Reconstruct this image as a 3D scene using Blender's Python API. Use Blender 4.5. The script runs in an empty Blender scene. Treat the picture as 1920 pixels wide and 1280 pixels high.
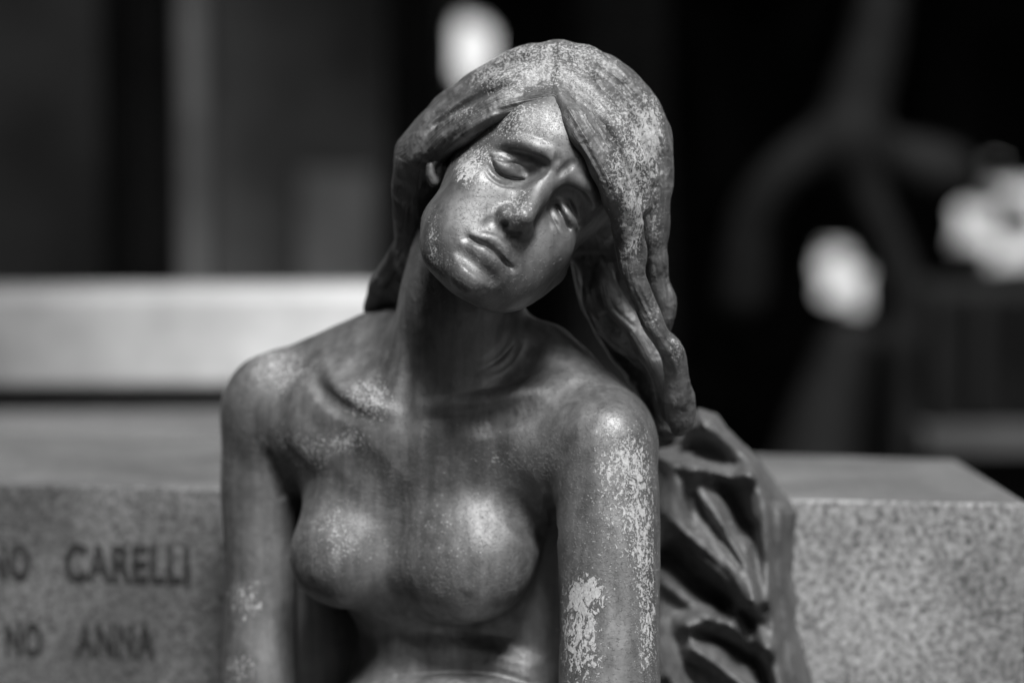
import bpy, bmesh, math, random, os
import numpy as np
from mathutils import Vector, Matrix
from concurrent.futures import ThreadPoolExecutor

# ---------------------------------------------------------------- camera, light, exposure
R = math.radians
FPX, CX, CY = 4533.0, 960.0, 640.0          # focal length in photograph pixels (85 mm on full frame)
CAM_H, PITCH = 1.30, R(3.66)                # camera height above the ground, looking slightly down
FOCUS = 2.165
scene = bpy.context.scene
col = scene.collection
cam_data = bpy.data.cameras.new('camera')
cam = bpy.data.objects.new('camera', cam_data); col.objects.link(cam)
cam.location = (0, 0, CAM_H); cam.rotation_euler = (R(90) - PITCH, 0, 0)
cam_data.sensor_width = 36.0; cam_data.lens = 36.0 * FPX / 1920.0
cam_data.clip_start = 0.05; cam_data.clip_end = 500
cam_data.dof.use_dof = True
cam_data.dof.focus_distance = FOCUS; cam_data.dof.aperture_fstop = 1.65
scene.camera = cam

SUN_EL, SUN_AZ = R(56), R(12)              # elevation; azimuth from behind the camera towards the right
world = bpy.data.worlds.new('World'); scene.world = world; world.use_nodes = True
nt = world.node_tree; nt.nodes.clear()
w_out = nt.nodes.new('ShaderNodeOutputWorld'); w_bg = nt.nodes.new('ShaderNodeBackground')
w_sky = nt.nodes.new('ShaderNodeTexSky'); w_bw = nt.nodes.new('ShaderNodeRGBToBW')
w_sky.sky_type = 'NISHITA'; w_sky.sun_disc = False
w_sky.sun_elevation = SUN_EL; w_sky.sun_rotation = math.pi - SUN_AZ
w_sky.air_density = 2.0; w_sky.dust_density = 0.7
nt.links.new(w_sky.outputs[0], w_bw.inputs[0])          # the photograph is black and white
nt.links.new(w_bw.outputs[0], w_bg.inputs[0])
nt.links.new(w_bg.outputs[0], w_out.inputs[0])
w_bg.inputs[1].default_value = 0.075
sun_l = bpy.data.lights.new('sun', 'SUN'); sun_l.energy = 2.6; sun_l.angle = R(16)
sun = bpy.data.objects.new('sun', sun_l); col.objects.link(sun)
_sd = Vector((math.sin(SUN_AZ) * math.cos(SUN_EL), -math.cos(SUN_AZ) * math.cos(SUN_EL), math.sin(SUN_EL)))
sun.rotation_euler = (-_sd).to_track_quat('-Z', 'Y').to_euler()
scene.view_settings.view_transform = 'Standard'; scene.view_settings.look = 'None'
scene.view_settings.exposure = 1.12; scene.view_settings.gamma = 1.0
scene.view_settings.use_curve_mapping = False

# ---------------------------------------------------------------- photograph pixels -> points
_c, _s = math.cos(PITCH), math.sin(PITCH)
M_VIEW = np.array([[1, 0, 0], [0, _c, _s], [0, -_s, _c]])       # view axes (right, depth, up) -> world
def to_world(V): return np.asarray(V) @ M_VIEW.T + np.array([0, 0, CAM_H])
def P(u, v, D):
    return np.array([(u - CX) / FPX * D, D, (CY - v) / FPX * D])
def PW(u, v, D): return to_world(P(u, v, D))
def px(n, D): return n * D / FPX

# ---------------------------------------------------------------- signed distance sculpting
class Sculpt:
    def __init__(s): s.ops = []; s.cull = []; s.local = []
    def add(s, fn, lo, hi, margin, local=False):
        s.ops.append(fn); s.local.append(local); s.cull.append(np.concatenate([np.asarray(lo) - margin, np.asarray(hi) + margin]))
    # primitives -> (function, lo, hi)
    @staticmethod
    def _tube(pts, rad, flat=None, fn=None):
        pts = np.asarray(pts, np.float32); rad = np.broadcast_to(np.asarray(rad, np.float32), (len(pts),)).copy()
        segs = [(pts[i], pts[i + 1] - pts[i], rad[i], rad[i + 1] - rad[i]) for i in range(len(pts) - 1)]
        segs = [(a, b, r, dr, float(b @ b) + 1e-12, np.minimum(a, a + b) - max(r, r + dr), np.maximum(a, a + b) + max(r, r + dr)) for a, b, r, dr in segs]
        n = None if flat is None else np.asarray(fn, np.float32) / np.linalg.norm(fn)
        def f(p, box=None):
            out = None
            for a, b, r, dr, bb, sl, sh in segs:
                if box is not None and ((sl > box[1]).any() or (sh < box[0]).any()): continue
                q = p - a; t = np.clip(q @ b / bb, 0, 1)
                q = q - t[:, None] * b
                d2 = np.einsum('ij,ij->i', q, q)
                if n is not None: d2 = d2 + (flat * flat - 1) * (q @ n) ** 2
                d = np.sqrt(d2) - (r + dr * t)
                out = d if out is None else np.minimum(out, d)
            return np.full(len(p), 1.0, np.float32) if out is None else out
        R_ = rad.max(); return f, pts.min(0) - R_, pts.max(0) + R_
    @staticmethod
    def _ell(c, r, rot=None):
        c = np.asarray(c, np.float32); r = np.asarray(r, np.float32)
        A = None if rot is None else np.asarray(rot, np.float32)
        def f(p, box=None):
            q = p - c
            if A is not None: q = q @ A
            k0 = np.sqrt(((q / r) ** 2).sum(1)); k1 = np.sqrt(((q / (r * r)) ** 2).sum(1)) + 1e-6
            return k0 * (k0 - 1) / k1
        m = r.max(); return f, c - m, c + m
    def union(s, prim, k):
        f, lo, hi = prim
        def op(p, d, box=None):
            e = f(p, None if box is None else (box[0] - k - .012, box[1] + k + .012))
            if d is None: return e
            h = np.maximum(k - np.abs(d - e), 0) / k
            return np.minimum(d, e) - h * h * k * 0.25
        s.add(op, lo, hi, k)
    def cut(s, prim, k):
        f, lo, hi = prim
        def op(p, d, box=None):
            if d is None: return None
            e = -f(p, None if box is None else (box[0] - k - .012, box[1] + k + .012))
            h = np.maximum(k - np.abs(d - e), 0) / k
            return np.maximum(d, e) + h * h * k * 0.25
        s.add(op, lo, hi, k)
    def tube(s, pts, rad, k=.01, **kw): s.union(s._tube(pts, rad, **kw), k)
    def ell(s, c, r, k=.01, rot=None): s.union(s._ell(c, r, rot), k)
    def cut_tube(s, pts, rad, k=.005, **kw): s.cut(s._tube(pts, rad, **kw), k)
    def cut_ell(s, c, r, k=.005, rot=None): s.cut(s._ell(c, r, rot), k)
    def stroke(s, pts, rad, amp, taper=False, flat=None, fn=None, sharp=False):
        """push the surface out (amp > 0) or in (amp < 0) along a line; radius and amp may vary along it"""
        pts = np.asarray(pts, np.float32)
        if pts.ndim == 1: pts = pts[None]
        if len(pts) == 1: pts = np.vstack([pts, pts + 1e-5])
        n = len(pts); rad = np.broadcast_to(np.asarray(rad, np.float32), (n,)); amp = np.broadcast_to(np.asarray(amp, np.float32), (n,)).copy()
        if taper: amp[0] = 0; amp[-1] = 0
        L = [(pts[i], pts[i + 1] - pts[i], float(((pts[i + 1] - pts[i]) ** 2).sum()) + 1e-14, rad[i], rad[i + 1] - rad[i], amp[i], amp[i + 1] - amp[i]) for i in range(n - 1)]
        ex = 1.0 if flat is None else 1 / min(flat, 1)
        L = [l + (np.minimum(l[0], l[0] + l[1]) - max(l[3], l[3] + l[4]) * ex, np.maximum(l[0], l[0] + l[1]) + max(l[3], l[3] + l[4]) * ex) for l in L]
        sg = 1 if amp[np.abs(amp).argmax()] > 0 else -1
        nn = None if flat is None else np.asarray(fn, np.float32) / np.linalg.norm(fn)
        def op(p, d, box=None):
            if d is None: return None
            best = None
            for a, b, bb, r, dr, am, dam, sl, sh in L:
                if box is not None and ((sl > box[1]).any() or (sh < box[0]).any()): continue
                q = p - a; t = np.clip(q @ b / bb, 0, 1); q = q - t[:, None] * b
                d2 = np.einsum('ij,ij->i', q, q)
                if nn is not None: d2 = d2 + (flat * flat - 1) * (q @ nn) ** 2
                rr = r + dr * t
                if sharp:
                    w = np.maximum(1 - np.sqrt(d2) / rr, 0); w = w * w * (1.5 - .5 * w)
                else:
                    w = np.maximum(1 - d2 / (rr * rr), 0); w = w * w
                w = w * np.abs(am + dam * t)
                best = w if best is None else np.maximum(best, w)
            return d if best is None else d - sg * best
        m = rad.max() * ex; s.add(op, pts.min(0) - m, pts.max(0) + m, 0, True)
    def ripple(s, amp, wave, seed):
        """slow unevenness of a hand-modelled surface"""
        g = np.random.default_rng(seed); K = g.normal(size=(9, 3)); K = K / np.linalg.norm(K, axis=1)[:, None] * (2 * math.pi / wave) * g.uniform(.6, 1.8, (9, 1)); ph = g.uniform(0, 6.28, 9)
        K = K.astype(np.float32)
        def op(p, d, box=None): return None if d is None else d + np.sin(p @ K.T + ph.astype(np.float32)).sum(1) * (amp / 3)
        s.add(op, [-9] * 3, [9] * 3, 0)
    def eval(s, p, n=None):
        p = np.asarray(p, np.float32); d = None
        lo = p.min(0); hi = p.max(0)
        for op, c, loc in zip(s.ops[:n], s.cull, s.local):
            if loc and ((c[:3] > hi).any() or (c[3:] < lo).any()): continue
            d = op(p, d)
        return d
    def hit(s, u, v, D0=1.9, D1=2.7):
        """where the rays through photograph pixels meet the sculpture so far"""
        u = np.atleast_1d(np.asarray(u, float)); v = np.atleast_1d(np.asarray(v, float))
        dirs = np.stack([(u - CX) / FPX, np.ones_like(u), (CY - v) / FPX], 1)
        D = np.full(len(u), D0)
        for i in range(45):
            d = s.eval(dirs * D[:, None]); D = np.minimum(D + d * (.95 if i < 12 else .7), D1)
            if np.abs(d).max() < 2e-4: break
        return dirs * D[:, None]
    def line(s, uv, push=0.0, sub=4):
        """pixel polyline smoothed and laid on the surface; push > 0 sinks it away from the viewer"""
        uv = smooth(np.asarray(uv, float), sub)
        pts = s.hit(uv[:, 0], uv[:, 1])
        return pts * (1 + push / pts[:, 1:2])
    def mesh(s, lo, hi, h, B=32):
        lo = np.asarray(lo, float); hi = np.asarray(hi, float)
        nb = np.ceil((hi - lo) / (B * h)).astype(int)
        I = np.stack(np.meshgrid(*[np.arange(n) for n in nb], indexing='ij'), -1).reshape(-1, 3)
        cent = lo + (I + .5) * B * h
        half = .5 * B * h
        cull = np.array(s.cull)
        d = np.full(len(cent), 9., np.float32)
        with ThreadPoolExecutor(4) as ex:
            parts = list(ex.map(lambda c: s.eval(c), np.array_split(cent, min(32, len(cent)))))
        d = np.concatenate(parts)
        act = I[np.abs(d) < half * 1.732 * 1.2 + .005]
        N = (nb * B + 2).astype(np.int64)
        S = B + 2; nq = -(-S // 4)                      # samples -1..B, evaluated only in 4-sample cells near the surface
        g = np.arange(-1, nq * 4 - 1)
        off = np.stack(np.meshgrid(g, g, g, indexing='ij'), -1).reshape(-1, 3)
        gs = np.arange(nq) * 4 + .5
        offc = np.stack(np.meshgrid(gs, gs, gs, indexing='ij'), -1).reshape(-1, 3)
        def key(i, j, k): return ((i + 1) * N[1] + (j + 1)) * N[2] + (k + 1)
        corners = [(a, b, c) for a in (0, 1) for b in (0, 1) for c in (0, 1)]
        edges = [(x, y) for x in range(8) for y in range(x + 1, 8) if bin(x ^ y).count('1') == 1]
        def work(bi):
            base = bi * B
            pc = (lo + (base + offc) * h).astype(np.float32)
            c = lo + (base + B / 2) * h
            blo = c - half - h * 1.5; bhi = c + half + h * 1.5
            m = np.all(cull[:, :3] < bhi + half * .5, 1) & np.all(cull[:, 3:] > blo - half * .5, 1)
            d = None
            ids = np.nonzero(m)[0]; bx = (pc.min(0), pc.max(0))
            for i in ids: d = s.ops[i](pc, d, bx)
            if d is None: return None
            near = (np.abs(d) < 4 * h * .87 * 1.7 + h).reshape(nq, nq, nq)
            if not near.any(): return None
            up = lambda x: x.repeat(4, 0).repeat(4, 1).repeat(4, 2)
            V = up(np.where(d < 0, -1., 1.).astype(np.float32).reshape(nq, nq, nq))
            nf = up(near); p = (lo + (base + off[nf.ravel()]) * h).astype(np.float32)
            d = None; bx = (p.min(0), p.max(0))
            for i in ids: d = s.ops[i](p, d, bx)
            V[nf] = d; V = V[:S, :S, :S]
            neg = V < 0
            if neg.all() or not neg.any(): return None
            # cells with corner samples -1..B  -> S-1 per axis ; this block owns cells 0..B-1 (index 1..B), uses samples 1..B+1? handled by overlap
            C = [V[a:S - 1 + a, b:S - 1 + b, c_:S - 1 + c_] for a, b, c_ in corners]
            ns = sum((x < 0).astype(np.int8) for x in C)
            cell = (ns > 0) & (ns < 8)
            ci = np.argwhere(cell)
            if not len(ci): return None
            vals = np.stack([x[cell] for x in C], 1)
            acc = np.zeros((len(ci), 3)); cnt = np.zeros(len(ci))
            for x, y in edges:
                a = vals[:, x]; b = vals[:, y]; mm = (a < 0) != (b < 0)
                t = a[mm] / (a[mm] - b[mm])
                acc[mm] += np.array(corners[x]) + t[:, None] * (np.array(corners[y]) - np.array(corners[x])); cnt[mm] += 1
            pos = lo + (base + ci - 1 + acc / cnt[:, None]) * h
            gi = base + ci - 1
            keys = key(gi[:, 0], gi[:, 1], gi[:, 2])
            quads = []
            # own edges start at sample 0..B-1 (index 1..B)
            W = slice(1, B + 1)
            for ax in range(3):
                sl2 = [W, W, W]; sl2[ax] = slice(2, B + 2)
                a = neg[W, W, W]; b = neg[tuple(sl2)]
                e = np.argwhere(a != b)
                if not len(e): continue
                flip = a[e[:, 0], e[:, 1], e[:, 2]]
                g0 = base + e
                o1 = np.zeros(3, int); o2 = np.zeros(3, int); o1[(ax + 1) % 3] = -1; o2[(ax + 2) % 3] = -1
                q = np.stack([key(*(g0 + o).T) for o in (o1 * 0, o1, o1 + o2, o2)], 1)
                q[~flip] = q[~flip][:, ::-1]
                quads.append(q)
            return keys, pos, (np.concatenate(quads) if quads else np.zeros((0, 4), np.int64))
        with ThreadPoolExecutor(4) as ex: res = [r for r in ex.map(work, act) if r is not None]
        K = np.concatenate([r[0] for r in res]); V = np.concatenate([r[1] for r in res]); Q = np.concatenate([r[2] for r in res])
        K, idx = np.unique(K, return_index=True); V = V[idx]
        J = np.searchsorted(K, Q); J = np.minimum(J, len(K) - 1)
        ok = (K[J] == Q).all(1)
        F = J[ok]
        used = np.zeros(len(V), bool); used[F.ravel()] = True
        remap = np.cumsum(used) - 1
        return V[used], remap[F]

def dense(pts, rad, sub=6):
    a = smooth(np.asarray(pts, float), sub); r = smooth(np.asarray(rad, float)[:, None], sub)[:, 0]
    return a, r

def smooth(a, sub=4):
    """Catmull-Rom through the points of a polyline"""
    a = np.asarray(a, float)
    if len(a) < 3 or sub < 2: return a
    p = np.vstack([2 * a[0] - a[1], a, 2 * a[-1] - a[-2]])
    out = []
    for i in range(1, len(p) - 2):
        for t in np.arange(sub) / sub:
            out.append(.5 * (2 * p[i] + (p[i + 1] - p[i - 1]) * t + (2 * p[i - 1] - 5 * p[i] + 4 * p[i + 1] - p[i + 2]) * t * t + (3 * p[i] - p[i - 1] - 3 * p[i + 1] + p[i + 2]) * t ** 3))
    out.append(p[-2])
    return np.array(out)

def mesh_object(name, V, F, mat, parent=None, origin=None):
    """one mesh object from view-space vertices"""
    W = to_world(V)
    if origin is not None: W = W - np.asarray(origin)
    me = bpy.data.meshes.new(name)
    me.vertices.add(len(W)); me.vertices.foreach_set('co', W.astype(np.float32).ravel())
    F = np.asarray(F)
    me.loops.add(F.size); me.loops.foreach_set('vertex_index', F.astype(np.int32).ravel())
    me.polygons.add(len(F)); me.polygons.foreach_set('loop_start', np.arange(0, F.size, F.shape[1], dtype=np.int32))
    me.polygons.foreach_set('use_smooth', np.ones(len(F), bool))
    me.update(calc_edges=True); me.validate()
    me.materials.append(mat)
    o = bpy.data.objects.new(name, me); col.objects.link(o)
    if parent is not None: o.parent = parent
    return o
# ---------------------------------------------------------------- the figure: head frame
def _rot():
    y, p, r = R(-10.6), R(13), R(37.6)
    cy, sy, cp, sp, cr, sr = math.cos(y), math.sin(y), math.cos(p), math.sin(p), math.cos(r), math.sin(r)
    A = np.array([[cr, 0, sr], [0, 1, 0], [-sr, 0, cr]]) @ np.array([[1, 0, 0], [0, cp, -sp], [0, sp, cp]]) @ np.array([[cy, -sy, 0], [sy, cy, 0], [0, 0, 1]])
    return np.diag([1, -1, 1]) @ A              # head (her left, front, up) -> view (right, depth, up)
HR = _rot(); HS = 0.001068
HO = P(1018, 349, 2.16)
def h(x, y, z): return HO + HS * (HR @ np.array([x, y, z], float))
def H(u, v, y):
    """head-frame point with given front coordinate that projects to a pixel"""
    D = 2.16
    for _ in range(5):
        t = (P(u, v, D) - HO) / HS
        A = np.stack([HR[:, 0], HR[:, 2]], 1)[[0, 2]]
        xz = np.linalg.solve(A, t[[0, 2]] - HR[[0, 2], 1] * y)
        D = (HO + HS * (HR @ np.array([xz[0], y, xz[1]])))[1]
    return HO + HS * (HR @ np.array([xz[0], y, xz[1]]))
mm = lambda *a: np.array(a) * HS
FRONT = HR[:, 1]

B = Sculpt()
# ---- torso, turned so that her left shoulder is nearer
TA = R(20)
TR = np.array([[math.cos(TA), math.sin(TA), 0], [-math.sin(TA), math.cos(TA), 0], [0, 0, 1]])
B.ell(P(800, 915, 2.375), (.118, .096, .16), .03, TR)                     # rib cage
B.ell(P(850, 1225, 2.445), (.100, .085, .15), .05, TR)                    # belly
B.ell(P(850, 1500, 2.36), (.175, .13, .13), .06, TR)                      # hips below the frame
B.tube([P(960, 1570, 2.30), P(880, 1590, 1.98)], [.085, .07], .05)         # thighs under the cloth, below the frame
B.tube([P(740, 1570, 2.34), P(640, 1590, 2.00)], [.085, .07], .05)
B.tube([P(770, 815, 2.348), P(960, 815, 2.305), P(1105, 855, 2.266)], [.062, .057, .050], .05)   # upper chest, her left
B.tube([P(760, 815, 2.348), P(620, 790, 2.380), P(520, 780, 2.410)], [.060, .056, .047], .05)     # upper chest, her right
B.tube([P(870, 680, 2.36), P(1010, 690, 2.33), P(1130, 805, 2.275)], [.055, .045, .044], .04)    # trapezius, her left
B.tube([P(850, 660, 2.385), P(700, 658, 2.40), P(530, 733, 2.43)], [.050, .038, .037], .04)      # trapezius, her right
B.tube([P(1000, 900, 2.37), P(1010, 1060, 2.385), P(985, 1300, 2.39)], [.045, .055, .06], .03)   # flank behind the arm
# ---- arms
B.tube(*dense([P(1136, 838, 2.237), P(1141, 1000, 2.222), P(1143, 1150, 2.210), P(1143, 1300, 2.198), P(1146, 1420, 2.19), P(1130, 1540, 2.20)], [.0470, .0475, .0455, .0460, .044, .040], 8), .02)
B.tube(*dense([P(506, 762, 2.41), P(490, 900, 2.415), P(490, 1080, 2.41), P(484, 1300, 2.40), P(486, 1420, 2.40), P(510, 1540, 2.37)], [.045, .0405, .036, .038, .037, .035], 8), .02)
# ---- neck
B.tube(*dense([P(862, 790, 2.352), P(852, 650, 2.325), P(880, 500, 2.30), P(936, 390, 2.29)], [.062, .0595, .0590, .058], 6), .03)
# ---- breasts
def tilt(ax, ay):
    ca, sa, cb, sb = math.cos(R(ax)), math.sin(R(ax)), math.cos(R(ay)), math.sin(R(ay))
    return TR @ np.array([[1, 0, 0], [0, ca, -sa], [0, sa, ca]]) @ np.array([[cb, 0, sb], [0, 1, 0], [-sb, 0, cb]])
B.ell(P(670, 950, 2.348), (.042, .038, .075), .035, tilt(-18, 14))
B.ell(P(635, 1046, 2.317), (.0450, .037, .0440), .036, TR)
B.ell(P(905, 945, 2.312), (.056, .038, .090), .035, tilt(-16, -2))
B.ell(P(876, 1056, 2.288), (.0565, .041, .0500), .040, TR)

# ---- head: big masses in millimetres of the head frame
def he(c, r, k, rot=None): B.ell(h(*c), mm(*r), k, HR if rot is None else HR @ rot)
def ht(pts, rad, k, **kw): B.tube([h(*p) for p in pts], np.array(rad) * HS, k, **kw)
he((0, -84, 38), (75, 93, 86), .02)              # cranium
he((0, -50, -32), (57, 54, 76), .025)            # face block
he((0, -20, 38), (54, 26, 34), .02)              # forehead
ht([(-37, -60, -66), (-27, -32, -92), (0, -17, -96), (29, -30, -88), (47, -50, -66), (60, -68, -34)], [14, 15, 17, 15, 14, 14], .025)   # jaw
he((-1, -6, -96), (17, 15, 14), .012)            # chin
for sx in (-1, 1):
    he((sx * 39, -24, -30), (20, 19, 18), .02)   # cheekbone
    he((sx * 28, -30, -62), (27, 28, 32), .02)   # cheek
    ht([(sx * 48, -76, -4), (46 if sx > 0 else -37, -64, -52 if sx > 0 else -62)], [12, 12], .02)
he((0, -17, -76), (28, 24, 24), .02)             # mouth mound
# ---- face: sockets, nose, then lids, lips and folds laid on by pixel lines
for sx in (-1, 1):
    B.cut_ell(h(sx * 29.5, 3, -3), mm(21.5, 16, 15), .011, HR)
    B.ell(h(sx * 31, -20.5, -8.5), mm(16, 14, 13), .004, HR)
ht([(0, -8, 8), (0, 2, -8), (0, 14, -26), (0, 21, -37)], [9.5, 8.2, 8.2, 8.2], .014)      # nose bridge and tip
he((0, 10, -40), (12, 11, 9), .008)
for sx in (-1, 1): he((sx * 10.5, 4, -42.5), (4.8, 7.5, 5.4), .010)                       # nostril wings
he((0, 14, -45), (4, 8, 3.5), .005)
for sx in (-1, 1): B.cut_ell(h(sx * 7.0, 11, -50), mm(2.8, 5.5, 3.4), .002, HR)
def S(uv, r, a, taper=True, sharp=False, push=0, sub=4, T=None):
    T = B if T is None else T
    pts = T.line(uv, push, sub)
    if not np.isscalar(a): a = np.interp(np.linspace(0, 1, len(pts)), np.linspace(0, 1, len(a)), a)
    if not np.isscalar(r): r = np.interp(np.linspace(0, 1, len(pts)), np.linspace(0, 1, len(r)), r)
    T.stroke(pts, r * .001, a * .001, taper=taper and np.isscalar(a), sharp=sharp)
# brows drawn up in grief, the furrow between them
S([(905, 282), (935, 268), (970, 267), (1000, 276), (1028, 287)], 10, [0, 2, 3, 5.4, 2])
S([(1066, 322), (1085, 340), (1105, 353), (1120, 382)], 10, [1, 4.2, 4, 1])
S([(1050, 327), (1060, 317), (1072, 305)], 5, [-1.5, -5, -1.5])
S([(1038, 304), (1050, 294)], 9, [1.6, 1], taper=False)
S([(1035, 318), (1045, 300), (1050, 285)], 5, [0, -2.6, 0])
S([(936, 284), (970, 287), (1000, 296), (1020, 308)], 7.5, [-1, -5, -7.5, -6])      # hollow under the brow, her right
S([(990, 322), (1004, 322), (1014, 314)], 11, [-4, -6, -4], taper=False)
S([(1042, 366), (1062, 357), (1085, 366), (1099, 390), (1098, 414)], 8.5, [-6, -8, -7, -6, -2])
# her right eye (on the left): lid, slit, lower lid, creases
S([(928, 301), (950, 314), (978, 325)], 8, [2, 4, 1.5])
S([(917, 292), (936, 299), (953, 304), (969, 307), (986, 313)], 2.8, [-1.5, -2.8, -2.8, -2.4, 0], sharp=True)
S([(930, 289), (945, 290), (960, 293), (976, 299)], 3.0, [0, 1.6, 1.6, 0])
S([(916, 294), (926, 313), (942, 329), (962, 335), (988, 339)], 4.0, [-1.5, -4, -5.5, -5.5, -3], sharp=True)
S([(911, 302), (919, 322), (933, 336), (950, 342), (970, 343)], 3.4, [0, 2.6, 3, 2.8, .5])
S([(909, 316), (917, 330), (931, 342), (947, 349), (970, 351)], 3.0, [0, -2, -2.4, -2, 0], sharp=True)
# her left eye
S([(1048, 377), (1063, 396), (1073, 411), (1081, 424)], 5.5, [2, 5, 5, 2])
S([(1067, 376), (1078, 399), (1088, 425)], 3.4, [-1.5, -3.5, -1.5], sharp=True)
S([(1040, 380), (1054, 404), (1068, 430)], 4.2, [-3, -6.5, -4], sharp=True)
S([(1036, 397), (1046, 415), (1056, 431)], 3.2, [.5, 3, 0])
S([(1036, 413), (1044, 428), (1052, 439)], 2.6, [0, -1.6, 0], sharp=True)
S([(1029, 406), (1039, 429), (1050, 447)], 5, [0, 2.2, 0])
# mouth
S([(889, 462), (906, 471), (924, 486), (937, 498)], 8.5, [1.2, 5.4, 5.0, .6])        # lower lip
S([(890, 442), (909, 444), (929, 450), (944, 462), (954, 482)], 6.5, [0, 2.6, 4, 3.6, 0])   # upper lip
S([(862, 472), (884, 493), (906, 511), (928, 527)], 8.5, [-2, -8, -8, -2])      # dent below it
S([(879, 445), (895, 454), (912, 461), (932, 476), (947, 491), (961, 504)], 4.0, [-2.5, -6, -7, -7, -6.5, -2.5], sharp=True)
def slit(uv, rad, push):
    pts = B.line(uv, push); x = np.linspace(-1, 1, len(pts))
    B.cut_tube(pts, rad * .001 * np.clip(1.25 - x ** 4, .3, 1), .002)
slit([(882, 446.5), (896, 454), (913, 461.5), (931, 475), (946, 490), (957, 501)], 2.7, .0018)
slit([(917, 295), (927, 313), (942, 328), (962, 334), (986, 338)], 2.3, .0018)
slit([(918, 292), (936, 299), (953, 304), (970, 308), (984, 313)], 1.1, .0004)
slit([(1041, 381), (1054, 404), (1069, 430)], 2.3, .0016)
slit([(1066, 377), (1077, 400), (1087, 425)], 1.2, .0006)
S([(964, 436), (954, 447), (947, 455)], 4, [-.8, -1.6, -.8])                      # philtrum
S([(872, 436), (874, 446), (876, 456)], 6, [-.4, -1.6, -.6])                      # mouth corners
S([(962, 505), (970, 500)], 6, [-1.2, -.6])
S([(935, 405), (915, 420), (895, 430)], 7, [-1.0, -1.2, 0])                       # fold from the nostril
S([(866, 524), (880, 536)], 19, 4.5, taper=False)
# ear lobe below the hair
B.tube([P(822, 312, 2.240), P(850, 322, 2.250)], [.008, .010], .006)
B.tube([P(818, 300, 2.228), P(807, 312, 2.226), P(807, 328, 2.226), P(813, 341, 2.228)], [.0040, .0042, .0045, .0050], .003)
B.ell(P(818, 322, 2.236), (.0075, .006, .012), .003)
# ---- neck, collar bones, chest and belly
S([(778, 520), (752, 600), (745, 680), (750, 745)], 15, [0, 1.5, 2.2, .6])
S([(780, 640), (765, 700), (757, 755)], 12, [-.5, -2.2, -.8])
S([(976, 640), (958, 667), (936, 687), (905, 700)], 7, [.5, 4.5, 4, .5])
S([(955, 630), (932, 661), (905, 680)], 6, [.5, 2, .5])
S([(603, 668), (612, 704), (640, 735), (682, 757), (725, 770), (752, 772)], 12, [.5, 3, 3.6, 3.4, 2, 0])
S([(594, 700), (606, 733), (640, 764), (692, 786)], 13, [-1.5, -5, -5, -1])
S([(690, 708), (670, 690)], 26, [-5, -4], taper=False)
S([(1015, 728), (962, 738), (905, 752), (850, 760), (790, 766)], 12, [1, 4.5, 6, 5, 1])
S([(1000, 768), (960, 778), (919, 790), (880, 798)], 17, [-2, -7.5, -7, -1])
S([(1040, 700), (1000, 690), (985, 670)], 22, [-1, -4, -3])
S([(640, 832), (680, 870), (735, 930)], 26, [-2, -5, -3])
S([(560, 820), (590, 850)], 26, [3, 3], taper=False)
S([(745, 930), (738, 1000), (730, 1060)], 20, [0, -2, -2, 0])
S([(958, 950), (985, 972), (1015, 1005)], 21, [-3, -6.5, -5])
S([(1022, 912), (1036, 950), (1044, 1000)], 8, [-2, -6, -4])
S([(1062, 790), (1050, 850), (1030, 900)], 20, [0, -3, -3])
S([(1150, 780), (1175, 800)], 22, [2, 1.5], taper=False)
S([(500, 850), (512, 880), (530, 925)], 9, [-1, -6, -4])
S([(878, 1103)], 9, 1.6, taper=False)
S([(588, 1078)], 9, .9, taper=False)
S([(715, 1190), (806, 1180), (900, 1188), (1000, 1212)], 20, [-1, -4, -4, -3])
S([(720, 1222), (806, 1212), (900, 1222), (985, 1250)], 20, [1, 4, 4, 2])
S([(745, 1264), (800, 1260), (860, 1258), (931, 1262), (1000, 1284)], 7, [-1, -3.5, -4, -3.5, -1], sharp=True)
S([(760, 1295), (860, 1285), (960, 1295)], 18, [1, 3, 2])
B.ripple(.00035, .05, 3)
# ---------------------------------------------------------------- hair: heavy locks parted in the middle
HAIR = Sculpt()
def L(pts, rpx, k=.010, T=None, **kw):
    """a lock: pixel points with depth, radius in pixels"""
    a = smooth(np.array(pts, float), 3)
    r = np.interp(np.linspace(0, 1, len(a)), np.linspace(0, 1, len(rpx)), rpx)
    (T or HAIR).tube([P(*q) for q in a], [px(x, q[2]) for x, q in zip(r, a)], k, **kw)
HAIR.ell(P(1015, 285, 2.305), (.108, .085, .096), .01)
HAIR.ell(P(1120, 280, 2.285), (.062, .085, .080), .03)
# crown, both sides of the parting
L([(1028, 128, 2.228), (985, 132, 2.235), (920, 170, 2.250), (850, 225, 2.262), (800, 290, 2.275)], [44, 46, 48, 52, 54], .02)
L([(1055, 128, 2.226), (1105, 142, 2.230), (1160, 185, 2.236), (1200, 255, 2.240), (1205, 340, 2.245)], [46, 50, 54, 56, 52], .02)
L([(1040, 110, 2.29), (1045, 150, 2.33)], [30, 60], .02)
L([(1032, 148, 2.222), (1004, 160, 2.208), (960, 168, 2.208), (910, 192, 2.222)], [26, 27, 26, 26], .02)
L([(1048, 148, 2.222), (1068, 176, 2.204), (1096, 222, 2.190), (1130, 280, 2.188)], [24, 27, 29, 30], .02)
L([(1042, 166, 2.198), (1018, 180, 2.182), (988, 187, 2.180), (960, 192, 2.186)], [20, 15, 13, 14], .016)
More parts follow.
